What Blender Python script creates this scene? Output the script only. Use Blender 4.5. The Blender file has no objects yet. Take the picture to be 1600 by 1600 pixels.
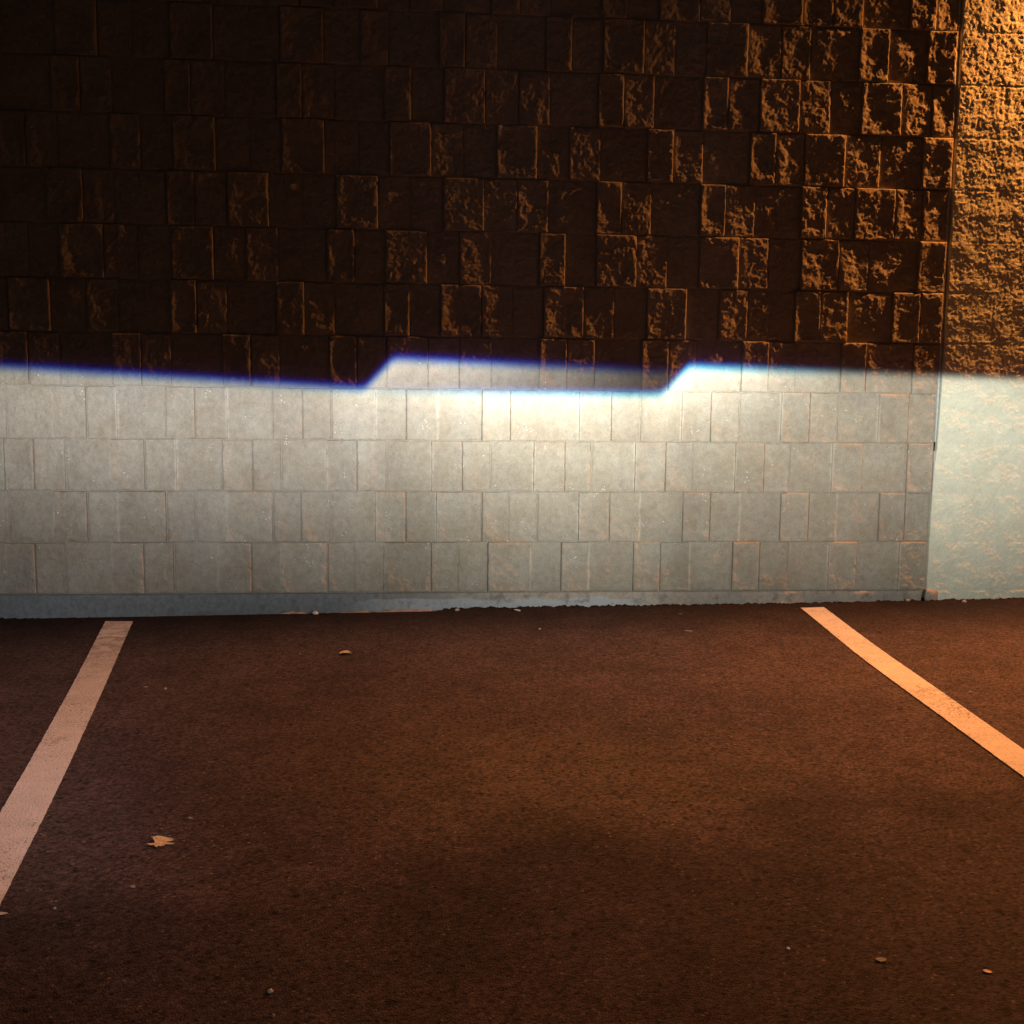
import bpy, math, random
import numpy as np
from mathutils import Matrix, Vector

random.seed(7)
S = bpy.context.scene
COL = S.collection
H = 0.2032                      # course height

# ------------------------------------------------------------------ helpers
def lattice(ix, iy, seed):
    h = (ix.astype(np.int64) * 374761393 + iy.astype(np.int64) * 668265263 + seed * 974634541) & 0xFFFFFFFF
    h = ((h ^ (h >> 13)) * 1274126177) & 0xFFFFFFFF
    h = ((h ^ (h >> 16)) * 2246822519) & 0xFFFFFFFF
    return (h ^ (h >> 15)) & 0xFFFF

def gnoise(x, y, seed=0):
    """2-D gradient noise, about -0.7..0.7"""
    x = np.asarray(x, float); y = np.asarray(y, float)
    ix = np.floor(x).astype(np.int64); iy = np.floor(y).astype(np.int64)
    fx = x - ix; fy = y - iy
    u = fx * fx * fx * (fx * (fx * 6 - 15) + 10); v = fy * fy * fy * (fy * (fy * 6 - 15) + 10)
    def g(dx, dy):
        a = lattice(ix + dx, iy + dy, seed) * (2 * np.pi / 65536.0)
        return np.cos(a) * (fx - dx) + np.sin(a) * (fy - dy)
    n0 = g(0, 0) * (1 - u) + g(1, 0) * u
    n1 = g(0, 1) * (1 - u) + g(1, 1) * u
    return n0 * (1 - v) + n1 * v

def mesh_np(name, verts, quads, mat, parent=None, smooth=True, attrs=None):
    me = bpy.data.meshes.new(name)
    verts = np.ascontiguousarray(verts, np.float32); quads = np.ascontiguousarray(quads, np.int32)
    n, f = len(verts), len(quads)
    me.vertices.add(n); me.vertices.foreach_set('co', verts.ravel())
    me.loops.add(f * 4); me.loops.foreach_set('vertex_index', quads.ravel())
    me.polygons.add(f)
    me.polygons.foreach_set('loop_start', np.arange(0, f * 4, 4, dtype=np.int32))
    if smooth: me.polygons.foreach_set('use_smooth', np.ones(f, bool))
    for k, a in (attrs or {}).items():
        at = me.attributes.new(k, 'FLOAT', 'POINT'); at.data.foreach_set('value', np.ascontiguousarray(a, np.float32))
    me.update(calc_edges=True); me.validate()
    return link(name, me, mat, parent)

def link(name, me, mat, parent=None):
    o = bpy.data.objects.new(name, me); COL.objects.link(o)
    if mat: me.materials.append(mat)
    if parent: o.parent = parent
    return o

def poly_mesh(name, verts, faces, mat, parent=None, smooth=False):
    me = bpy.data.meshes.new(name); me.from_pydata(verts, [], faces); me.update()
    if smooth: me.polygons.foreach_set('use_smooth', [True] * len(me.polygons))
    return link(name, me, mat, parent)

def tag(o, label=None, cat=None, group=None, kind=None):
    if label: o['label'] = label
    if cat: o['category'] = cat
    if group: o['group'] = group
    if kind: o['kind'] = kind
    return o

def grid_quads(nx, ny, off=0):
    i = np.arange(nx - 1); j = np.arange(ny - 1)
    I, J = np.meshgrid(i, j, indexing='ij')
    a = (I * ny + J).ravel()
    return np.stack([a, a + ny, a + ny + 1, a + 1], 1) + off

# ------------------------------------------------------------------ materials
class N:
    """tiny node-graph expression helper"""
    def __init__(s, tree): s.t = tree; s.n = tree.nodes; s.l = tree.links
    def new(s, typ, **kw):
        n = s.n.new(typ)
        for k, v in kw.items(): setattr(n, k, v)
        return n
    def put(s, sock, v):
        if isinstance(v, (int, float)): sock.default_value = v
        elif isinstance(v, (tuple, list)): sock.default_value = v
        else: s.l.new(v, sock)
    def m(s, op, a, b=0.0, c=0.0, clamp=False):
        n = s.new('ShaderNodeMath', operation=op, use_clamp=clamp)
        for i, v in enumerate((a, b, c)): s.put(n.inputs[i], v)
        return n.outputs[0]
    def add(s, a, b): return s.m('ADD', a, b)
    def sub(s, a, b): return s.m('SUBTRACT', a, b)
    def mul(s, a, b): return s.m('MULTIPLY', a, b)
    def rng(s, v, a, b, c=0.0, d=1.0, kind='LINEAR'):
        n = s.new('ShaderNodeMapRange', interpolation_type=kind, clamp=True)
        for i, x in enumerate((v, a, b, c, d)): s.put(n.inputs[i], x)
        return n.outputs[0]
    def noise(s, vec, scale, detail=4.0, rough=0.55):
        n = s.new('ShaderNodeTexNoise'); s.put(n.inputs['Vector'], vec)
        n.inputs['Scale'].default_value = scale; n.inputs['Detail'].default_value = detail; n.inputs['Roughness'].default_value = rough
        return n.outputs['Fac']
    def vor(s, vec, scale, feature='F1', out='Distance'):
        n = s.new('ShaderNodeTexVoronoi', feature=feature); s.put(n.inputs['Vector'], vec)
        n.inputs['Scale'].default_value = scale
        return n.outputs[out]
    def mix(s, f, a, b):
        n = s.new('ShaderNodeMix', data_type='RGBA'); s.put(n.inputs[0], f)
        for i, v in ((6, a), (7, b)):
            s.put(n.inputs[i], tuple(v) + (1,) if isinstance(v, tuple) and len(v) == 3 else v)
        return n.outputs[2]
    def scale_col(s, c, f):
        n = s.new('ShaderNodeVectorMath', operation='SCALE'); s.put(n.inputs[0], c); s.put(n.inputs[3], f)
        return n.outputs[0]
    def bump(s, h, dist, strength=1.0):
        n = s.new('ShaderNodeBump'); s.put(n.inputs['Height'], h)
        n.inputs['Distance'].default_value = dist; n.inputs['Strength'].default_value = strength
        return n.outputs[0]

def material(name, build, rough=0.85, spec=0.3):
    m = bpy.data.materials.new(name); m.use_nodes = True
    t = m.node_tree; k = N(t); b = t.nodes['Principled BSDF']
    b.inputs['Roughness'].default_value = rough; b.inputs['Specular IOR Level'].default_value = spec
    tc = k.new('ShaderNodeTexCoord').outputs['Object']
    col, nrm = build(k, tc)
    k.put(b.inputs['Base Color'], col + (1,) if isinstance(col, tuple) else col)
    if nrm is not None: k.l.new(nrm, b.inputs['Normal'])
    return m

def b_block(k, p):
    tone = k.new('ShaderNodeAttribute', attribute_name='tone').outputs['Fac']
    big = k.noise(p, 7.0, 3); mid = k.noise(p, 38.0, 4); fine = k.noise(p, 260.0, 3, 0.7)
    c = k.mix(k.rng(big, .32, .68), (.374, .316, .240), (.420, .378, .306))
    c = k.mix(k.mul(k.rng(k.noise(p, 3.1, 2), .5, .7), .4), c, (.365, .345, .31))
    c = k.scale_col(c, k.mul(k.rng(tone, 0, 1, .95, 1.05), k.mul(k.rng(mid, .3, .7, .88, 1.09), k.rng(fine, .3, .7, .84, 1.14))))
    pale = k.new('ShaderNodeAttribute', attribute_name='pale').outputs['Fac']         # paler strip along the tight scores
    c = k.mix(k.mul(pale, k.rng(mid, .32, .55, .15, .75)), c, (.53, .49, .415))
    pit = k.rng(k.noise(p, 150.0, 2, .6), .30, .36, 1, 0)
    c = k.mix(k.mul(pit, .45), c, (.17, .14, .11))
    # pale quartz chips in the concrete
    chip = k.mul(k.rng(k.vor(p, 80.0), .15, .20, 1, 0), k.rng(k.noise(p, 13.0, 2), .60, .66))
    c = k.mix(k.mul(chip, .9), c, (.85, .84, .80))
    h = k.add(k.mul(k.noise(p, 110.0, 5, .65), 1.0), k.mul(fine, .35))
    return c, k.bump(h, .0022)

def b_rough(k, p):
    big = k.noise(p, 5.0, 3); mid = k.noise(p, 30.0, 4); fine = k.noise(p, 240.0, 3, .7)
    c = k.mix(k.rng(big, .35, .65), (.76, .775, .62), (.82, .835, .68))
    c = k.scale_col(c, k.mul(k.rng(mid, .3, .7, .93, 1.06), k.rng(fine, .3, .7, .88, 1.1)))
    pit = k.rng(k.noise(p, 120.0, 2, .6), .28, .33, 1, 0)
    c = k.mix(k.mul(pit, .4), c, (.2, .19, .15))
    h = k.add(k.noise(p, 120.0, 5, .6), k.mul(fine, .3))
    return c, k.bump(h, .0018)

def b_mortar(k, p):
    c = k.mix(k.rng(k.noise(p, 60.0, 4), .3, .7), (.31, .275, .225), (.40, .36, .30))
    return c, k.bump(k.noise(p, 320.0, 3), .002)

def b_found(k, p):
    sx = k.new('ShaderNodeSeparateXYZ'); k.put(sx.inputs[0], p); X, Z = sx.outputs['X'], sx.outputs['Z']
    n1 = k.noise(p, 9.0, 4); n2 = k.noise(p, 55.0, 4); n3 = k.noise(p, 300.0, 3)
    wob = k.mul(k.sub(n1, .5), .7)
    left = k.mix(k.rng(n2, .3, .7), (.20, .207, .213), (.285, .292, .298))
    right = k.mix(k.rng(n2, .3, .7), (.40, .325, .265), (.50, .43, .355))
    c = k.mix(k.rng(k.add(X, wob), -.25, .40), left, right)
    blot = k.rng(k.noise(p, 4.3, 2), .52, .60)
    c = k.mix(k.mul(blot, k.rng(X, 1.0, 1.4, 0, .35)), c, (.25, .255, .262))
    # white lime smear low on the strip
    top = k.add(-.030, k.mul(k.sub(k.noise(p, 7.5, 2), .5), .055))
    sm = k.mul(k.mul(k.rng(X, -.28, -.05), k.rng(X, .80, 1.00, 1, 0)), k.rng(k.sub(top, Z), -.004, .004))
    c = k.mix(k.mul(sm, k.rng(n2, .25, .6, .65, .95)), c, (.50, .515, .54))
    c = k.mix(k.mul(k.rng(k.noise(p, 16.0, 4, .65), .54, .66), .5), c, (.13, .12, .115))
    c = k.scale_col(c, k.rng(n3, .3, .7, .85, 1.12))
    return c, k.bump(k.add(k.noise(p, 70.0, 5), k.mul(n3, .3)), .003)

def b_asphalt(k, p):
    agc = k.new('ShaderNodeTexVoronoi', voronoi_dimensions='2D'); k.put(agc.inputs['Vector'], p); agc.inputs['Scale'].default_value = 190.0
    agg = agc.outputs['Distance']
    shade = k.new('ShaderNodeSeparateColor'); k.l.new(agc.outputs['Color'], shade.inputs[0])
    sx = k.new('ShaderNodeSeparateXYZ'); k.put(sx.inputs[0], p); X, Y = sx.outputs['X'], sx.outputs['Y']
    n_big = k.noise(p, 1.1, 4, .6); n_mid = k.noise(p, 6.0, 5, .65); n_blot = k.noise(p, 30.0, 3, .6); n_fine = k.noise(p, 110.0, 4, .75)
    c = k.mix(shade.outputs[0], (.036, .0260, .0280), (.126, .090, .098))
    c = k.scale_col(c, k.mul(k.mul(k.rng(n_big, .3, .7, .74, 1.22), k.rng(n_mid, .3, .7, .76, 1.22)), k.mul(k.rng(n_blot, .3, .7, .84, 1.14), k.rng(n_fine, .3, .7, .70, 1.28))))
    # warmer, slightly lighter patch in the middle of the stall
    dx = k.m('DIVIDE', k.sub(X, .30), .62); dy = k.m('DIVIDE', k.add(Y, 1.95), .42)
    rad = k.add(k.add(k.mul(dx, dx), k.mul(dy, dy)), k.mul(k.sub(k.noise(p, 3.0, 4, .6), .5), 2.2))
    warm = k.rng(rad, .2, 1.6, .75, 0.0, 'SMOOTHSTEP')
    tin = k.new('ShaderNodeVectorMath', operation='MULTIPLY'); k.put(tin.inputs[0], c); tin.inputs[1].default_value = (1.16, 1.22, .92)
    c = k.mix(warm, c, tin.outputs[0])
    # open pores and single light stones
    def cells(scale, lo, r0, r1):
        v = k.new('ShaderNodeTexVoronoi', voronoi_dimensions='2D'); k.put(v.inputs['Vector'], p); v.inputs['Scale'].default_value = scale
        q = k.new('ShaderNodeSeparateColor'); k.l.new(v.outputs['Color'], q.inputs[0])
        return k.mul(k.m('GREATER_THAN', q.outputs[0], lo), k.rng(v.outputs['Distance'], r0, r1, 1, 0)), q.outputs[1]
    pore, pv = cells(76.0, .84, .15, .44)
    c = k.mix(k.mul(pore, k.rng(pv, 0, 1, .35, .95)), c, (.009, .0065, .0065))
    pore2, pv = cells(33.0, .90, .10, .34)
    c = k.mix(k.mul(pore2, k.rng(pv, 0, 1, .2, .9)), c, (.010, .007, .007))
    lite, lv = cells(120.0, .975, .20, .45)
    c = k.mix(k.mul(lite, k.rng(lv, 0, 1, .15, .8)), c, (.27, .23, .21))
    # shadow of the car painted into the asphalt colour, soft uneven edge
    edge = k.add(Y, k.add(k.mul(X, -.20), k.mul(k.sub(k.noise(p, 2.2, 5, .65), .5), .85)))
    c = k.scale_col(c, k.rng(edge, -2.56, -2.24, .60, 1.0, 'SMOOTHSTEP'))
    # grime along the wall, its colour deepened to dim the lamplight there
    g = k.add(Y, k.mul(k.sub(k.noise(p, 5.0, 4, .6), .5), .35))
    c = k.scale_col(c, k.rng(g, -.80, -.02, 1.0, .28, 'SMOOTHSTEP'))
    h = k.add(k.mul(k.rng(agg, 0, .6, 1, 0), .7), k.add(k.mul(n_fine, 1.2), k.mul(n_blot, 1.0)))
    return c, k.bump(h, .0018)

def b_paint(k, p):
    n = k.noise(p, 140.0, 4, .75); n2 = k.noise(p, 16.0, 4, .6); n3 = k.noise(p, 5.0, 3)
    c = k.mix(k.rng(n2, .3, .7), (.66, .61, .62), (.80, .745, .76))
    sx = k.new('ShaderNodeSeparateXYZ'); k.put(sx.inputs[0], p)
    near = k.mul(k.mul(k.rng(sx.outputs['Y'], -.95, -.5), k.rng(sx.outputs['Y'], -.30, -.16, 1.0, .55)), k.rng(sx.outputs['X'], .2, .5, 1.0, 0.0))
    thr = k.add(.372, k.mul(k.rng(n3, .40, .70), .07))
    worn = k.rng(k.sub(n, thr), -.02, .03, 1, 0)
    c = k.mix(k.mul(worn, .8), c, (.10, .088, .08))
    scuff = k.mul(k.rng(k.noise(p, 11.0, 5, .7), .54, .68), .55)
    c = k.mix(k.mul(scuff, k.rng(n3, .42, .6)), c, (.22, .19, .18))
    rub = k.mul(near, k.rng(k.noise(p, 21.0, 4, .7), .46, .60))       # tyre rub at the far end of the left line
    c = k.mix(k.mul(rub, .62), c, (.20, .165, .165))
    agg = k.rng(k.vor(p, 210.0), 0, .6, 1, 0)
    return c, k.bump(k.add(k.mul(agg, .7), n), .0020)

def flat(c, v=.12, sc=120.0):
    def f(k, p):
        n = k.noise(p, sc, 4)
        return k.scale_col(k.mix(0.0, c, c), k.rng(n, .3, .7, 1 - v, 1 + v)), k.bump(n, .0008)
    return f

M_block = material('split_face_block', b_block, .92, .15)
M_rough = material('pale_split_block', b_rough, .92, .15)
M_mortar = material('mortar', b_mortar, .95, .1)
M_found = material('concrete_footing', b_found, .9, .2)
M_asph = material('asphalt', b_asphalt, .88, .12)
M_paint = material('line_paint', b_paint, .8, .2)
M_seal = material('sealant', flat((.62, .66, .68), .15, 60), .7, .3)
M_gap = material('joint_filler', flat((.02, .02, .02), .3), .9, .1)
M_leaf_o = material('dry_leaf_orange', flat((.70, .47, .26), .25, 90), .7, .3)
M_leaf_t = material('dry_leaf_tan', flat((.58, .47, .32), .25, 160), .7, .3)
M_leaf_g = material('dry_leaf_grey', flat((.26, .23, .21), .25, 160), .8, .2)
M_white = material('white_scrap', flat((.72, .70, .68), .1, 200), .7, .3)
M_stone = material('pale_stone', flat((.42, .40, .38), .2, 400), .8, .3)
M_twig = material('weathered_twig', flat((.30, .24, .19), .25, 300), .85, .2)

# ------------------------------------------------------------------ the stepped block wall
COURSES = {
 0: '-1.583P -1.470M -1.356D -1.178P -1.057M -0.942D -0.773P -0.641M -0.526P -0.345M -0.238D -0.121P 0.065M 0.173D 0.292P 0.468D 0.591P 0.704D 0.885P 0.997M 1.122D 1.296P 1.411M 1.533D 1.706P 1.824D 2.005P 2.121',
 1: '-1.566D -1.397P -1.266M -1.150P -0.966M -0.856D -0.734P -0.556M -0.446M -0.330D -0.154P -0.035M 0.088P 0.267M 0.378D 0.492D 0.661P 0.784M 0.910D 1.084P 1.198M 1.323D 1.492P 1.611M 1.730D 1.909P 2.019M 2.126',
 2: '-1.574P -1.462M -1.344D -1.175P -1.044P -0.925D -0.750P -0.632M -0.521D -0.344P -0.226M -0.110D 0.069P 0.189M 0.301D 0.476P 0.600M 0.709D 0.886P 1.010M 1.123D 1.298P 1.417M 1.524D 1.702P 1.829D 2.016P 2.128',
 3: '-1.560D -1.385P -1.258P -1.145D -0.961P -0.849M -0.727D -0.553P -0.436M -0.325P -0.152M -0.032P 0.092D 0.264P 0.379M 0.491D 0.656P 0.785M 0.902D 1.072P 1.190M 1.309D 1.481P 1.599M 1.717D 1.889P 2.013M 2.127',
 4: '-1.579P -1.468M -1.352D -1.156P -1.048M -0.935D -0.740P -0.633M -0.523D -0.331P -0.224M -0.109P 0.053M 0.176M 0.305D 0.491P 0.601M 0.714D 0.900P 1.011M 1.126D 1.310P 1.420M 1.532D 1.721P 1.825M 2.021M 2.132',
 5: '-1.536P -1.380D -1.247M -1.128D -0.934P -0.833M -0.720D -0.532P -0.425M -0.309D -0.119P -0.020D 0.100P 0.261M 0.382D 0.506P 0.666M 0.789D 0.918P 1.078D 1.208M 1.329D 1.518P 1.624P 1.740D 1.924P 2.040P 2.134',
 6: '-1.709P -1.562M -1.453D -1.340P -1.175M -1.051D -0.925P -0.767D -0.644M -0.522D -0.337P -0.232D -0.114P 0.050D 0.174M 0.299D 0.485P 0.589D 0.711P 0.872M 0.995D 1.124P 1.285M 1.405D 1.536P 1.694M 1.816D 2.021P 2.136',
 7: '-1.554D -1.382P -1.246M -1.133D -0.939P -0.834M -0.712P -0.556D -0.430D -0.301P -0.140D -0.020D 0.109P 0.268M 0.397M 0.520D 0.707P 0.808M 0.926D 1.118P 1.223M 1.342D 1.527P 1.635M 1.750P 1.914M 2.028M 2.135',
 8: '-1.546P -1.449M -1.333D -1.141P -1.028D -0.910P -0.751D -0.625D -0.505P -0.344D -0.215D -0.096P 0.064M 0.187D 0.313P 0.472D 0.597M 0.721D 0.905P 1.009M 1.127D 1.312P 1.418M 1.534P 1.699M 1.845D 2.017P 2.141',
 9: '-1.538D -1.349P -1.244M -1.128D -0.936P -0.840M -0.714D -0.522P -0.426M -0.306D -0.117P -0.013D 0.110P 0.269M 0.398M 0.519D 0.706P 0.809M 0.930D 1.118P 1.220M 1.345P 1.508M 1.632D 1.757P 1.921M 2.045M 2.140',
 10: '-1.538D -1.328P -1.175D -1.052D -0.912P -0.755D -0.623D -0.507P -0.345D -0.208M -0.100D 0.089P 0.192M 0.314D 0.499P 0.603D 0.722P 0.885M 1.006D 1.129P 1.294M 1.425M 1.545D 1.739P 1.859D 2.015P 2.136',
 11: '-1.553D -1.362P -1.277M -1.169D -0.984P -0.861M -0.733D -0.545P -0.431M -0.307P -0.140D -0.020M 0.106D 0.288P 0.398M 0.518D 0.713P 0.815D 0.937P 1.098M 1.219D 1.345P 1.506M 1.629M 1.750D 1.936P 2.043M 2.134',
}
LEVEL = {'D': 0.0, 'M': 0.0070, 'P': 0.0125}
# joints of the lower courses: D open and dark, d narrow, l closed with a paler edge
JOINT = {0: 'ldDldDldlDdlDdDldlDDlDDdlDlD', 1: 'DlDlDDlDdDldlDdDlDlDDldDldDD', 2: 'DdDlDlDdDldDldDldDldDldDldDD', 3: 'DlDlDdlDdDldlDdDldDldDldDldD'}
GAP = {'D': .0030, 'd': .0014, 'l': .0003}
TOP_COURSE = 17
WALL_L = -4.5

def course_cells(k):
    """[(x0, x1, level)] over the whole wall"""
    if k in COURSES:
        tok = COURSES[k].split()
        xs = [float(t.rstrip('PMD')) for t in tok]; lv = [t[-1] if t[-1] in 'PMD' else '' for t in tok]
    else:
        xs = [c for c in np.arange(-1.55 + (k % 2) * .2, 2.0, .4064)]
        full, lvs = [], []
        for x in xs:
            full += [x, x + .175, x + .292]; lvs += random.choice([['D', 'P', 'M'], ['P', 'M', 'D'], ['D', 'P', 'M']])
        while full[-1] > 2.05: full.pop(); lvs.pop()
        xs, lv = full + [2.134], lvs + ['']
    cells = [(xs[i], xs[i + 1], lv[i]) for i in range(len(xs) - 1)]
    x = xs[0]; pat = [('M', .115), ('P', .117), ('D', .175)]; i = 0
    while x > WALL_L:                           # beyond the left of what the photo shows
        l, w = pat[i % 3]; cells.insert(0, (x - w, x, l)); x -= w; i += 1
    return cells

def axis(a, b, step):
    w = b - a
    e = [0, .0011, .0024, .0042, .0066, .0095]
    n = max(2, int(round((w - .019) / step)))
    mid = np.linspace(.0095, w - .0095, n + 1)[1:-1]
    return a + np.concatenate([e, mid, [w - t for t in reversed(e)]])

rs = np.random.RandomState(11)
V, Q, T_, PL = [], [], [], []
off = 0
for k in range(TOP_COURSE):
    cells = course_cells(k); n_extra = len(cells) - (len(JOINT[k]) - 1) if k in JOINT else 0
    for ci, (x0, x1, lv) in enumerate(cells):
        jl = jr = ''
        if k in JOINT and ci >= n_extra: jl, jr = JOINT[k][ci - n_extra], JOINT[k][ci - n_extra + 1]
        seen = x1 > -1.75 and k <= 11
        step = .0042 if seen else .016
        gx = GAP.get(jl, float(rs.choice([.0004, .0006, .0014, .0022]))); gxr = GAP.get(jr, float(rs.choice([.0004, .0006, .0014, .0022]))); gz = .0014 + rs.uniform(-.0006, .0010)
        a0, a1 = x0 + gx, x1 - gxr
        c0, c1 = k * H + gz, (k + 1) * H - gz
        xs = axis(a0, a1, step); zs = axis(c0, c1, step)
        X, Z = np.meshgrid(xs, zs, indexing='ij')
        u = (X - a0) / (a1 - a0) * 2 - 1; v = (Z - c0) / (c1 - c0) * 2 - 1
        sd = int(rs.randint(1, 10 ** 6))
        wx = X + .010 * gnoise(X * 30, Z * 30, sd + 5); wz = Z + .010 * gnoise(X * 30 + 9, Z * 30, sd + 6)
        h = .0048 * gnoise(wx * 12, wz * 12, sd) + .0038 * gnoise(wx * 33, wz * 33, sd + 1) \
            + .0031 * gnoise(wx * 80, wz * 80, sd + 2) + .0022 * gnoise(X * 135, Z * 135, sd + 3)
        tx, tz = rs.normal(0, .0016, 2); ox, oz = rs.uniform(-.25, .25, 2)
        dish = {'P': rs.uniform(.002, .0100), 'M': rs.uniform(-.001, .005), 'D': rs.uniform(-.0075, -.001)}[lv]
        if lv == 'M': tx -= .0022; tz -= .0012
        h = h + tx * u + tz * v - dish * np.clip(1 - (u + ox) ** 2, 0, 1) * np.clip(1 - (v + oz) ** 2, 0, 1)
        # nothing of a split face reaches past its arris by much
        em = np.minimum(np.minimum(X - a0, a1 - X), np.minimum(Z - c0, c1 - Z))
        fade = np.clip(em / .018, 0, 1)
        h = h * (.45 + .55 * fade)
        r = np.clip(.0068 * (1 + .9 * gnoise(X * 40, Z * 40, sd + 8)), .003, .012)
        t = np.clip(1 - em / r, 0, 1)
        ch = .62 * r * (1 - np.sqrt(np.clip(1 - t * t, 0, 1)))
        pale = np.zeros_like(X)
        for jj, dd in ((jl, X - a0), (jr, a1 - X)):
            if jj == 'l':
                pale = np.maximum(pale, np.clip(1.5 - dd / (.0042 + .004 * gnoise(Z * 22, Z * 0 + x0 * 9, sd + 12)), 0, 1))
                ch = np.where((dd < .012) & (dd <= em + 1e-6), ch * .25, ch)
        chip = np.clip(gnoise(X * 26, Z * 26, sd + 9) - .28, 0, 1) * .03 * np.clip(1 - em / .014, 0, 1)
        Y = -(LEVEL[lv] + h - ch - chip)
        nx, nz = X.shape
        P = np.stack([X, Y, Z], -1)
        # skirt going straight back from the rim
        Pb = np.empty((nx + 2, nz + 2, 3)); Pb[1:-1, 1:-1] = P
        Pb[0, 1:-1] = P[0]; Pb[-1, 1:-1] = P[-1]; Pb[1:-1, 0] = P[:, 0]; Pb[1:-1, -1] = P[:, -1]
        Pb[0, 0] = P[0, 0]; Pb[0, -1] = P[0, -1]; Pb[-1, 0] = P[-1, 0]; Pb[-1, -1] = P[-1, -1]
        for sl in ((0, slice(None)), (-1, slice(None)), (slice(None), 0), (slice(None), -1)): Pb[sl][..., 1] = .03
        V.append(Pb.reshape(-1, 3)); Q.append(grid_quads(nx + 2, nz + 2, off)); off += (nx + 2) * (nz + 2)
        Pp = np.zeros((nx + 2, nz + 2)); Pp[1:-1, 1:-1] = pale; PL.append(Pp.ravel())
        T_.append(np.full((nx + 2) * (nz + 2), rs.uniform(0, 1)))
block_wall = mesh_np('block_wall', np.concatenate(V), np.concatenate(Q), M_block, attrs={'tone': np.concatenate(T_), 'pale': np.concatenate(PL)})
tag(block_wall, 'wide tan wall of stepped split-face blocks crossed by the headlight beam', 'wall')
del V, Q, T_

# mortar behind the block faces
def sheet(name, xs, zs, yf, mat, parent):
    X, Z = np.meshgrid(xs, zs, indexing='ij')
    return mesh_np(name, np.stack([X, yf(X, Z), Z], -1).reshape(-1, 3), grid_quads(len(xs), len(zs)), mat, parent)
xs = np.concatenate([np.arange(WALL_L, -1.8, .05), np.arange(-1.8, 2.129, .006), [2.131]])
zs = np.concatenate([np.arange(.0005, 2.5, .006), np.arange(2.5, TOP_COURSE * H, .05)])
sheet('mortar', xs, zs, lambda X, Z: .0026 + .0016 * gnoise(X * 40, Z * 40, 77) + .0015 * gnoise(X * 110, Z * 110, 78), M_mortar, block_wall)

# concrete footing strip under the first course
xs = np.concatenate([np.arange(WALL_L, -1.8, .05), np.arange(-1.8, 2.112, .005)])
zs = np.concatenate([[-.16], np.arange(-.13, -.0115, .004), [-.009, -.0065, -.0045, -.0035]])
def foot_y(X, Z):
    y = -.0030 + -.0010 + .0045 * gnoise(X * 9, Z * 9, 31) + .0030 * gnoise(X * 28, Z * 28, 32) + .0012 * gnoise(X * 90, Z * 90, 33)
    chip = np.clip(gnoise(X * 7 + 3, Z * 14, 35) - .18, 0, 1) * .03 * np.clip(X + 1.2, 0, 1) * np.clip((Z + .05) / .05, 0, 1)
    edge = np.clip((Z + .012) / .012, 0, 1)
    crack = np.zeros_like(X)
    for cx, sl in ((-.625, .02), (.20, .05), (1.11, .55), (1.62, .1)):
        d = np.abs(X - cx - sl * Z - .008 * gnoise(Z * 40, Z * 0 + cx, 5))
        crack = np.maximum(crack, np.clip(1 - d / .005, 0, 1))
    return y + chip + .010 * edge ** 2 + .006 * crack
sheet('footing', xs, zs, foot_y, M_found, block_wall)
# back body so that the wall is solid
bx = lambda x0, x1, y0, y1, z0, z1: ([(x, y, z) for x in (x0, x1) for y in (y0, y1) for z in (z0, z1)],
     [(0, 1, 3, 2), (4, 6, 7, 5), (0, 4, 5, 1), (2, 3, 7, 6), (0, 2, 6, 4), (1, 5, 7, 3)])
poly_mesh('wall_core', *bx(WALL_L, 2.1325, .032, .24, -.2, TOP_COURSE * H - .004), M_mortar, block_wall)

# mortar droppings on the footing where asphalt has broken away
def lump(name, cx, cy, cz, rx, ry, rz, mat, seed, parent=None, n=14, boxy=0.0, amp=.55):
    vs, fs = [], []
    for i in range(n + 1):
        th = math.pi * i / n
        for j in range(2 * n):
            ph = math.pi * j / n
            d = Vector((math.sin(th) * math.cos(ph), math.sin(th) * math.sin(ph), math.cos(th)))
            sq = max(abs(d.x), abs(d.y), abs(d.z)) ** -boxy
            d = d * sq
            s = 1 + amp * float(gnoise(d.x * 1.7 + seed, d.y * 1.7 + d.z * 1.3, seed)) + .3 * float(gnoise(d.x * 5 + seed, d.y * 5 + d.z * 4, seed + 1))
            vs.append((cx + d.x * rx * s, cy + d.y * ry * s, cz + d.z * rz * s))
    for i in range(n):
        for j in range(2 * n):
            a = i * 2 * n + j; b = i * 2 * n + (j + 1) % (2 * n)
            fs.append((a, a + 2 * n, b + 2 * n, b))
    return poly_mesh(name, vs, fs, mat, parent, True)
M_drop = material('mortar_drop', flat((.36, .31, .28), .25, 40), .9, .15)
lump('mortar_dropping', -.478, -.010, -.090, .055, .014, .016, M_drop, 3, block_wall)
lump('mortar_dropping', -.23, -.012, -.088, .075, .014, .012, M_drop, 4, block_wall)
lump('mortar_dropping', -.02, -.012, -.083, .13, .014, .013, M_drop, 9, block_wall)

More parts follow.
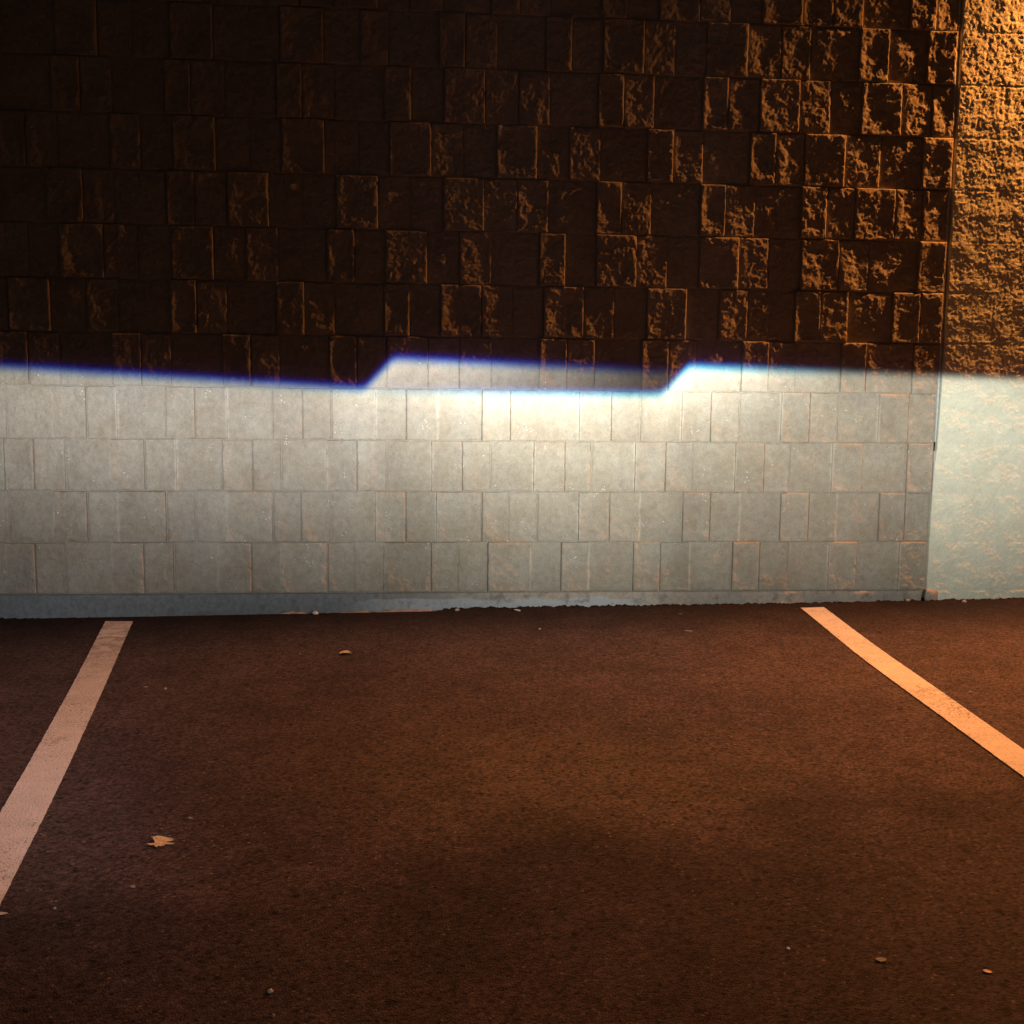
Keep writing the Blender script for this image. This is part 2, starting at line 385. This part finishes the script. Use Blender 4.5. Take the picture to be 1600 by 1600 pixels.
# ------------------------------------------------------------------ the plain pale wall on the right
EDGE_Z = [-.3, .30, .52, .60, .75, 1.0, 4.0]; EDGE_X = [2.129, 2.131, 2.1365, 2.1425, 2.1460, 2.1495, 2.1515]
def rw_edge(z): return np.interp(z, EDGE_Z, EDGE_X)
us = np.concatenate([[0, .001, .0022, .004], np.arange(.0075, .60, .0042), np.arange(.612, 1.4, .014), np.arange(1.45, 6, .12)])
zs = np.concatenate([np.arange(-.20, -.08, .02), np.arange(-.08, 2.5, .0042), np.arange(2.52, TOP_COURSE * H, .02)])
U, Z = np.meshgrid(us, zs, indexing='ij')
X = U + rw_edge(Z)
wx = X + .006 * gnoise(X * 50, Z * 50, 205); wz = Z + .006 * gnoise(X * 50 + 9, Z * 50, 206)
h = .0030 * gnoise(wx * 14, wz * 14, 201) + .0016 * gnoise(wx * 48, wz * 48, 202) + .0018 * gnoise(wx * 100, wz * 100, 203) + .0013 * gnoise(X * 138, Z * 138, 204)
kk = np.floor(Z / H); fz = Z - kk * H
jz = np.minimum(fz, H - fz)
ph = np.mod(X - 2.345 - (np.mod(kk, 2) < .5) * .2032, .4064); jx = np.minimum(ph, .4064 - ph)
jd = np.minimum(jz, np.where(kk >= 0, jx, 1))
jm = np.clip(1 - jd / (.0050 * (1 + .5 * gnoise(X * 30, Z * 30, 210))), 0, 1)
jm = jm * np.clip(.75 + 1.2 * gnoise(X * 6, Z * 6, 211), .15, 1)
h = h * (1 - .5 * jm) - .0016 * jm
ch = np.clip(1 - U / .005, 0, 1); h = h * (1 - .5 * ch) - .005 * (1 - np.sqrt(np.clip(1 - ch * ch, 0, 1)))
Y = -(.0085 + h)
Pv = np.stack([X, Y, Z], -1)
side = Pv[:1].copy(); side[..., 1] = .04
Pv = np.concatenate([side, Pv], 0)
plain_wall = mesh_np('plain_wall', Pv.reshape(-1, 3), grid_quads(Pv.shape[0], Pv.shape[1]), M_rough)
tag(plain_wall, 'pale rough-faced wall section at the right, flush past the dark vertical joint', 'wall')
poly_mesh('wall_core', *bx(2.152, 8.1, .042, .24, -.2, TOP_COURSE * H - .004), M_mortar, plain_wall)

# control joint between the two: torn sealant bead and dark filler
zs = np.arange(-.02, 3.4, .006)
vs = []; 
for z in zs:
    e = float(rw_edge(z)); w = max(.0012, (e - 2.1335) * .52)
    wob = .0016 * float(gnoise(z * 60, 1.0, 41)) + .001 * float(gnoise(z * 170, 1.0, 42))
    yy = -.0040 + .003 * float(gnoise(z * 30, 5, 43))
    a = 2.1335 + .6 * wob; b = a + w + wob
    vs += [(a, .012, z), (a + .0003, yy + .001, z), ((a + b) / 2, yy - .0014, z), (b - .0003, yy + .001, z), (b, .012, z)]
fs = [(i * 5 + j, i * 5 + j + 1, (i + 1) * 5 + j + 1, (i + 1) * 5 + j) for i in range(len(zs) - 1) if not .575 < zs[i] < .612 for j in range(4)]   # torn gap
poly_mesh('sealant_bead', vs, fs, M_seal, block_wall, True)
poly_mesh('joint_filler', *bx(2.1328, 2.1535, .013, .036, -.1, TOP_COURSE * H - .01), M_gap, block_wall)
# small stub of concrete at the foot of the joint
lump('joint_stub', 2.150, -.006, -.026, .027, .012, .026, M_found, 21, block_wall, boxy=.75, amp=.22)

# ------------------------------------------------------------------ asphalt
LIPX = [-2.5, -1.615, -1.127, -.503, -.224, .032, .10, .135, .395, .921, 1.593, 2.115, 2.561, 4]
LIPZ = [-.100, -.097, -.099, -.092, -.087, -.085, -.074, -.066, -.063, -.058, -.054, -.044, -.034, -.02]
def zplane(X): return -.0703 + .0127 * np.clip(X, -6, 8)
def zground(X, Y):
    """asphalt surface"""
    X = np.asarray(X, float); Y = np.asarray(Y, float)
    z = zplane(X) + .0035 * gnoise(X * 1.3, Y * 1.3, 301) * np.clip(-Y / .3, 0, 1)
    t = np.clip(1 + Y / .055, 0, 1); t = t * t * (3 - 2 * t)
    lip = np.interp(X, LIPX, LIPZ) - zplane(X)
    rag = .006 * gnoise(X * 22, Y * 22, 302) + .0085 * (1 + .25 * np.clip((X - .0) / .1, 0, 1) * np.clip((1.1 - X) / .2, 0, 1)) * gnoise(X * 60, Y * 45, 303) + .0060 * gnoise(X * 120, Y * 90, 304)
    return z + t * (lip + rag)
xs = np.concatenate([-np.geomspace(1.95, 60, 30)[::-1], np.arange(-1.9, 3.0, .0065), np.geomspace(3.05, 60, 30)])
ys = np.concatenate([-np.geomspace(3.6, 60, 30)[::-1], np.arange(-3.5, -.5, .05), np.arange(-.5, -.12, .015), np.arange(-.12, .0301, .0045)])
X, Y = np.meshgrid(xs, ys, indexing='ij')
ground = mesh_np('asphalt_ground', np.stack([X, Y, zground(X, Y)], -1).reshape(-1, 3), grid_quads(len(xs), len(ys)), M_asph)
tag(ground, 'dark asphalt of the parking lot', kind='structure')

def stripe(name, left, right, label):
    """painted line between two traced edges, left and right lists of (x, y) from the wall outwards"""
    def samp(pts, n, sd):
        p = np.array(pts, float)
        d = np.concatenate([[0], np.cumsum(np.hypot(*np.diff(p, axis=0).T))])
        s = np.linspace(0, d[-1], n)
        x = np.interp(s, d, p[:, 0]); y = np.interp(s, d, p[:, 1])
        for _ in range(3500):                                           # a painted line bends gently
            x[1:-1] = .5 * x[1:-1] + .25 * (x[:-2] + x[2:]); y[1:-1] = .5 * y[1:-1] + .25 * (y[:-2] + y[2:])
        return x + .0014 * gnoise(s * 40, s * 0 + sd, 50) + .0014 * gnoise(s * 190, s * 0 + sd, 51) , y
    n = 760
    lx, ly = samp(left, n, 1.3); rx, ry = samp(right, n, 7.7)
    m = 13
    tt = np.linspace(0, 1, m)[None, :]
    X = lx[:, None] * (1 - tt) + rx[:, None] * tt; Y = ly[:, None] * (1 - tt) + ry[:, None] * tt
    jit = .003 * gnoise(X * 90, Y * 0 + 3, 55); jit[3:] = 0; Y = Y + jit
    Z = zground(X, Y) + .0035
    P = np.stack([X, Y, Z], -1)
    o = mesh_np(name, P.reshape(-1, 3), grid_quads(n, m)[:, ::-1], M_paint)
    return tag(o, label, 'parking line')
stripe('parking_line', [(-1.178, -.134), (-.99, -1.357), (-.89, -2.092), (-.78, -2.9), (-.30, -6.2)],
       [(-1.073, -.143), (-.903, -1.29), (-.789, -2.093), (-.735, -2.547), (-.68, -2.95), (-.20, -6.2)],
       'scuffed white stall line to the left of the lobed orange leaf')
stripe('parking_line', [(1.550, -.133), (1.516, -.525), (1.466, -1.03), (1.448, -1.606), (1.423, -2.072), (1.37, -3.0), (1.20, -6.2)],
       [(1.648, -.129), (1.600, -.626), (1.570, -1.126), (1.543, -1.603), (1.524, -1.888), (1.47, -3.0), (1.30, -6.2)],
       'brighter white stall line starting near the dark wall joint, curving at its wall end')

# ------------------------------------------------------------------ litter on the asphalt
def leaf(name, outline, mat, x, y, label, cat, rz=0.0, lift=.0012, curl=.0, ring=5, group=None, seed=1):
    """thin curled blade: an outline in metres, filled as concentric rings with thickness"""
    o = np.array(outline, float); c = o.mean(0); n = len(o)
    vs = []
    for s in (1, -1):
        for r in range(ring + 1):
            f = r / ring
            for p in o:
                q = c + (p - c) * f
                rr = np.hypot(*(q - c))
                z = lift + curl * rr ** 2 + .0016 * float(gnoise(q[0] * 60 + seed, q[1] * 60, seed)) + (.00035 if s > 0 else -.00035)
                vs.append((q[0], q[1], z))
    fs = []
    half = (ring + 1) * n
    for s in (0, 1):
        for r in range(ring):
            for j in range(n):
                a = s * half + r * n + j; b = s * half + r * n + (j + 1) % n
                f = (a, b, b + n, a + n); fs.append(f if s else f[::-1])
    for j in range(n):
        a = ring * n + j; b = ring * n + (j + 1) % n
        fs.append((a, b, b + half, a + half))
    mz = min(v[2] for v in vs); vs = [(v[0], v[1], v[2] - mz + .0006) for v in vs]
    ob = poly_mesh(name, vs, fs, mat, None, True)
    ob.location = (x, y, float(zground(x, y)) + .0008); ob.rotation_euler = (0, 0, rz)
    return tag(ob, label, cat, group)

px = [(545, 695), (640, 672), (692, 668), (704, 632), (676, 588), (690, 562), (745, 549), (800, 545), (860, 553), (905, 566), (960, 578), (1020, 586), (1072, 602), (1058, 634),
      (1000, 640), (950, 642), (922, 655), (950, 680), (1062, 686), (1040, 707), (930, 706), (900, 692), (862, 722), (800, 733), (742, 716), (716, 757), (690, 745), (672, 716), (605, 716)]
outl = [((a - 800) / 11.43 * .00122 + (640 - b) / 11.43 * -.0009, (640 - b) / 11.43 * .0030) for a, b in px]
big = leaf('lobed_leaf', outl, M_leaf_o, -.513, -2.275, 'largest leaf on the asphalt, lobed and orange, right of the scuffed stall line', 'leaf', lift=.002, curl=1.6, seed=4)
# its stalk, a part with a paler look
def rod(name, pts, r, mat, parent=None, n=8):
    vs, fs = [], []
    P = [Vector(p) for p in pts]
    for i, p in enumerate(P):
        d = (P[min(i + 1, len(P) - 1)] - P[max(i - 1, 0)]).normalized()
        a = d.orthogonal().normalized(); b = d.cross(a)
        rr = r[i] if isinstance(r, (list, tuple)) else r
        for j in range(n):
            t = 2 * math.pi * j / n; vs.append(tuple(p + (a * math.cos(t) + b * math.sin(t)) * rr))
    for i in range(len(P) - 1):
        for j in range(n):
            fs.append((i * n + j, i * n + (j + 1) % n, (i + 1) * n + (j + 1) % n, (i + 1) * n + j))
    fs.append(tuple(range(n))[::-1]); fs.append(tuple((len(P) - 1) * n + j for j in range(n)))
    return poly_mesh(name, vs, fs, mat, parent, True)
rod('stalk', [(-.004, .012, .004), (-.013, .019, .0035), (-.022, .0215, .003)], [.0009, .0009, .0013], M_leaf_t, big)

def curled(name, x, y, L, W, hgt, mat, label, rz=0.0):
    vs = []; n, m = 15, 7
    for s in (0, 1):
        for i in range(n):
            t = i / (n - 1) * 2 - 1
            w = W * math.sqrt(max(0, 1 - t * t * .96)) * (1 + .15 * math.sin(5 * t))
            for j in range(m):
                q = j / (m - 1) * 2 - 1
                z = hgt * (1 - t * t) + .004 * q * q - s * .0006 + .0008 + .0012 * float(gnoise(t * 3, q * 3, 8))
                vs.append((t * L / 2, q * w / 2 + .004 * (1 - t * t), z))
    fs = []
    for s in (0, 1):
        for i in range(n - 1):
            for j in range(m - 1):
                a = s * n * m + i * m + j; f = (a, a + m, a + m + 1, a + 1); fs.append(f if s == 0 else f[::-1])
    o = poly_mesh(name, vs, fs, mat, None, True)
    o.location = (x, y, float(zground(x, y))); o.rotation_euler = (0, 0, rz)
    return tag(o, label, 'leaf')
curled('curled_leaf', -.232, -.726, .040, .034, .0035, M_leaf_t, 'small pale curled leaf arching on the asphalt below the footing')

def scrap_outline(w, d, seed, n=11):
    r = np.random.RandomState(seed)
    return [(w / 2 * math.cos(2 * math.pi * i / n) * r.uniform(.55, 1.15), d / 2 * math.sin(2 * math.pi * i / n) * r.uniform(.5, 1.15)) for i in range(n)]
SCRAPS = [  # name, x, y, w, d, material, label, category
 ('leaf_scrap', .751, -2.860, .019, .016, M_leaf_g, 'grey-brown leaf scrap in the lower right, left of an orange one', 'leaf scrap'),
 ('leaf_scrap', .902, -2.910, .017, .013, M_leaf_o, 'tiny orange leaf scrap lying nearest the lower right corner', 'leaf scrap'),
 ('leaf_scrap', -.476, -2.153, .013, .010, M_leaf_g, 'grey sliver of leaf just above the lobed orange leaf', 'leaf scrap'),
 ('leaf_scrap', -.517, -2.482, .013, .011, M_leaf_g, 'grey sliver of leaf just below the lobed orange leaf', 'leaf scrap'),
 ('leaf_scrap', -.721, -2.572, .022, .012, M_leaf_t, 'pale scrap at the left edge just past the scuffed stall line', 'leaf scrap'),
 ('leaf_scrap', -.810, -1.090, .012, .008, M_leaf_t, 'flat tan crumb right of the scuffed stall line, left of a rounder one', 'leaf scrap'),
 ('leaf_scrap', -.166, -.705, .012, .008, M_leaf_g, 'faint grey crumb just right of the small curled leaf', 'leaf scrap'),
 ('leaf_scrap', 1.043, -.197, .020, .010, M_leaf_g, 'faint grey crumb near the footing above the pale twig', 'leaf scrap'),
]
for i, (nm, x, y, w, d, m, lb, cat) in enumerate(SCRAPS):
    leaf(nm, scrap_outline(w, d, 40 + i), m, x, y, lb, cat, curl=6.0, seed=20 + i, group='leaf scraps on the asphalt')
def on_ground(o, x, y, label, cat, group=None):
    o.location = (x, y, float(zground(x, y))); return tag(o, label, cat, group)
on_ground(rod('white_stick', [(-.013, .006, .006), (-.006, .002, .0052), (.004, -.005, .0048), (.011, -.011, .0042)], [.0012, .0028, .0032, .0022], M_white), .409, -.077,
          'short white stick leaning at the foot of the wall', 'stick')
on_ground(rod('twig', [(-.016, .004, .0035), (-.004, .001, .0042), (.006, -.002, .0035), (.016, -.003, .003)], [.002, .0026, .0024, .0016], M_twig), 1.001, -.499,
          'pale straight twig on the asphalt left of the brighter stall line', 'twig')
STONES = [
 (-.219, -2.872, .0046, M_stone, 'pale pebble alone near the bottom edge, below the lobed leaf'),
 (-.207, -2.938, .0030, M_leaf_g, 'dim grey pebble at the very bottom edge under a paler one'),
 (.612, -2.811, .0032, M_white, 'tiny bright white pebble left of the grey-brown leaf scrap'),
 (-.634, -2.558, .0028, M_leaf_g, 'dim grey pebble right of the pale scrap at the left edge'),
 (-.747, -1.117, .0042, M_stone, 'round tan crumb of stone right of the flat tan one'),
 (.463, -.407, .0042, M_leaf_t, 'tan pebble on the asphalt below the white stick'),
 (-.387, -.712, .0042, M_leaf_g, 'dull grey pebble left of the small curled leaf'),
 (1.640, -1.375, .0044, M_stone, 'pale pebble on the asphalt right of the brighter stall line'),
]
for i, (x, y, r, m, lb) in enumerate(STONES):
    on_ground(lump('pebble', 0, 0, r * .55, r, r, r * .7, m, 60 + i, n=8), x, y, lb, 'pebble', 'pebbles on the asphalt')
CHIPS = [(-.390, -.060, .011, .007, M_white, 'white mortar chip at the foot of the wall beside the grey footing'),
         (2.042, -.024, .010, .006, M_drop, 'pinkish mortar chip at the wall foot just left of the joint'),
         (2.264, -.070, .010, .006, M_drop, 'pinkish mortar chip lying in front of the pale wall section'),
         (.17, -.047, .009, .006, M_stone, 'grey mortar chip left of the white stick at the wall foot')]
for i, (x, y, rx, rz, m, lb) in enumerate(CHIPS):
    on_ground(lump('mortar_chip', 0, 0, rz * .5, rx, rx * .7, rz, m, 80 + i, n=9), x, y, lb, 'mortar chip', 'mortar chips at the wall foot')

# ------------------------------------------------------------------ lights
def headlamp(name, lx, ly, lz, power, low, high, kink, comps, fringe, offs):
    """projector low beam: the shutter edge is described on a plane ly metres ahead of the lamp.
    low / high = (x, z, slope) of the two shutter edges, kink = (x, z, slope) of the step between them,
    comps = [(amplitude, x0, sigma_left, sigma_right, fall, kind)]"""
    L = bpy.data.lights.new(name, 'SPOT'); L.energy = power; L.spot_size = math.radians(120); L.spot_blend = .2
    L.shadow_soft_size = .012; L.use_nodes = True
    t = L.node_tree; k = N(t); em = t.nodes['Emission']
    nrm = k.new('ShaderNodeTexCoord').outputs['Normal']
    sx = k.new('ShaderNodeSeparateXYZ'); k.l.new(nrm, sx.inputs[0])
    iz = k.m('DIVIDE', -ly, sx.outputs['Z'])
    X = k.add(k.mul(sx.outputs['X'], iz), lx); Z = k.add(k.mul(sx.outputs['Y'], iz), lz)
    line = lambda e: k.add(k.mul(k.sub(X, e[0]), e[2]), e[1])
    def smin(a, b, d, op='SMOOTH_MIN'): return k.m(op, a, b, d)
    zc = smin(smin(line(low), line(kink), .036, 'SMOOTH_MAX'), line(high), .030)
    d = k.sub(zc, Z)                                                   # depth below the cut-off
    tot = None
    dp = k.m('MAXIMUM', d, 0.0)
    for amp, x0, sl, sr, fall, kind in comps:
        dx = k.sub(X, x0)
        s = k.add(sl, k.mul(k.m('GREATER_THAN', dx, 0.0), sr - sl))
        gx = k.m('POWER', k.m('DIVIDE', dx, s), 2.0)
        # POWER of a negative base is safe only for whole exponents: square by hand
        q = k.m('DIVIDE', dx, s); gx = k.mul(q, q)
        f = k.m('DIVIDE', dp, fall); fz = k.mul(f, f) if kind == 'g' else f
        if kind == 'r':                                                # foreground spill, far below the cut-off
            f = k.m('DIVIDE', k.sub(d, 1.40), fall); fz = k.mul(f, f)
        e = k.m('EXPONENT', k.mul(k.add(gx, fz), -1.0)); e = k.mul(e, amp)
        tot = e if tot is None else k.add(tot, e)
    comb = k.new('ShaderNodeCombineColor')
    fr = k.rng(X, fringe[0], fringe[1], 1.0, .05)                       # colour fringe dies out towards the edge of the beam
    for i, (o, w, tint) in enumerate(((offs[0], .024, 1.02), (offs[1], .024, 1.04), (offs[2], .023, offs[3]))):
        oo = k.add(.010, k.mul(fr, o - .010))                           # channels close up where the fringe fades
        e = k.rng(k.sub(d, oo), -w, w, 0, 1, 'SMOOTHSTEP')
        leak = (.0012, .0011, .0016)[i]
        halo = k.mul(k.m('EXPONENT', k.mul(k.m('MAXIMUM', k.sub(0.0, d), 0.0), -1 / .035)), (.014, .005, .018)[i])
        k.l.new(k.mul(k.mul(tot, tint), k.add(k.add(e, leak), halo)), comb.inputs[i])
    k.l.new(comb.outputs[0], em.inputs['Color']); em.inputs['Strength'].default_value = 1.0
    o = bpy.data.objects.new(name, L); COL.objects.link(o)
    o.matrix_world = Matrix(((1, 0, 0, lx), (0, 0, -1, -ly), (0, 1, 0, lz), (0, 0, 0, 1)))
    return o
HP = 2100.0
LY = 4.45
headlamp('headlamp', -.13, LY, .70, HP, (-.182, .822, -.0524), (-.082, .943, -.0372), (-.137, .885, 1.05),
         [(.445, -.95, 1.6, 1.15, .56, 'g'), (.62, .05, .40, .58, .18, 'e'), (.02, -.6, 3.0, 2.0, 2.0, 'g'), (.08, -1.38, .60, .55, .55, 'r')],
         (.9, 2.2), (.025, .020, .003, 1.06))
headlamp('headlamp', 1.05, LY, .70, HP, (1.004, .811, -.0036), (1.105, .922, -.028), (1.037, .862, 1.05),
         [(.45, .85, .95, 3.0, .76, 'g'), (1.05, .48, .48, .50, .175, 'e'), (1.2, 1.12, .18, .36, .13, 'e'), (.02, .9, 3.0, 3.0, 2.0, 'g')],
         (1.25, 2.0), (.024, .013, .002, .95))

def sodium(name, loc, power, radius, along, out):
    """wall-pack lamp: weak along the wall it hangs on, stronger outwards"""
    L = bpy.data.lights.new(name, 'POINT'); L.energy = power; L.color = (1.0, .325, .066); L.shadow_soft_size = radius
    L.use_soft_falloff = True; L.use_nodes = True
    k = N(L.node_tree); em = L.node_tree.nodes['Emission']
    sx = k.new('ShaderNodeSeparateXYZ'); k.l.new(k.new('ShaderNodeTexCoord').outputs['Normal'], sx.inputs[0])
    # hooded head: full strength downwards, fading towards the horizontal
    hood = k.rng(k.mul(sx.outputs['Z'], -1.0), .24, .64, .06, 1.0)
    k.l.new(k.mul(hood, k.add(along, k.mul(k.m('MINIMUM', k.m('MAXIMUM', k.mul(sx.outputs['Y'], -1.0), 0.0), .28), out))), em.inputs['Strength'])
    o = bpy.data.objects.new(name, L); COL.objects.link(o); o.location = loc
    return o
sodium('sodium_wall_lamp', (3.22, -.105, 2.88), 1950.0, .03, .26, .94)

W = bpy.data.worlds.new('World'); S.world = W; W.use_nodes = True
t = W.node_tree; bg = t.nodes['Background']
sky = t.nodes.new('ShaderNodeTexSky'); sky.sky_type = 'NISHITA'; sky.sun_disc = False
sky.sun_elevation = math.radians(8); sky.sun_rotation = math.radians(200)
t.links.new(sky.outputs[0], bg.inputs['Color']); bg.inputs['Strength'].default_value = .0017

# ------------------------------------------------------------------ camera
R = (0.9963821250603869, -0.08427485094061307, 0.010973165408606897)
Uv = (-0.0008590990227212245, 0.11912256746896438, 0.9928791849306092)
F = (0.08498189694879939, 0.9892964992450642, -0.11861919647529301)
cam = bpy.data.cameras.new('camera'); cam.sensor_width = 36; cam.lens = 36 * 1786.95 / 1600
cam.clip_start = .05; cam.clip_end = 300
co = bpy.data.objects.new('camera', cam); COL.objects.link(co)
co.matrix_world = Matrix(((R[0], Uv[0], -F[0], 0), (R[1], Uv[1], -F[1], -4.5463), (R[2], Uv[2], -F[2], .8696), (0, 0, 0, 1)))
S.camera = co

S.view_settings.view_transform = 'Standard'; S.view_settings.look = 'None'
S.view_settings.exposure = 0; S.view_settings.gamma = 1
S.render.engine = 'CYCLES'
S.cycles.use_denoising = True
S.cycles.max_bounces = 4; S.cycles.diffuse_bounces = 3
S.cycles.sample_clamp_indirect = 5
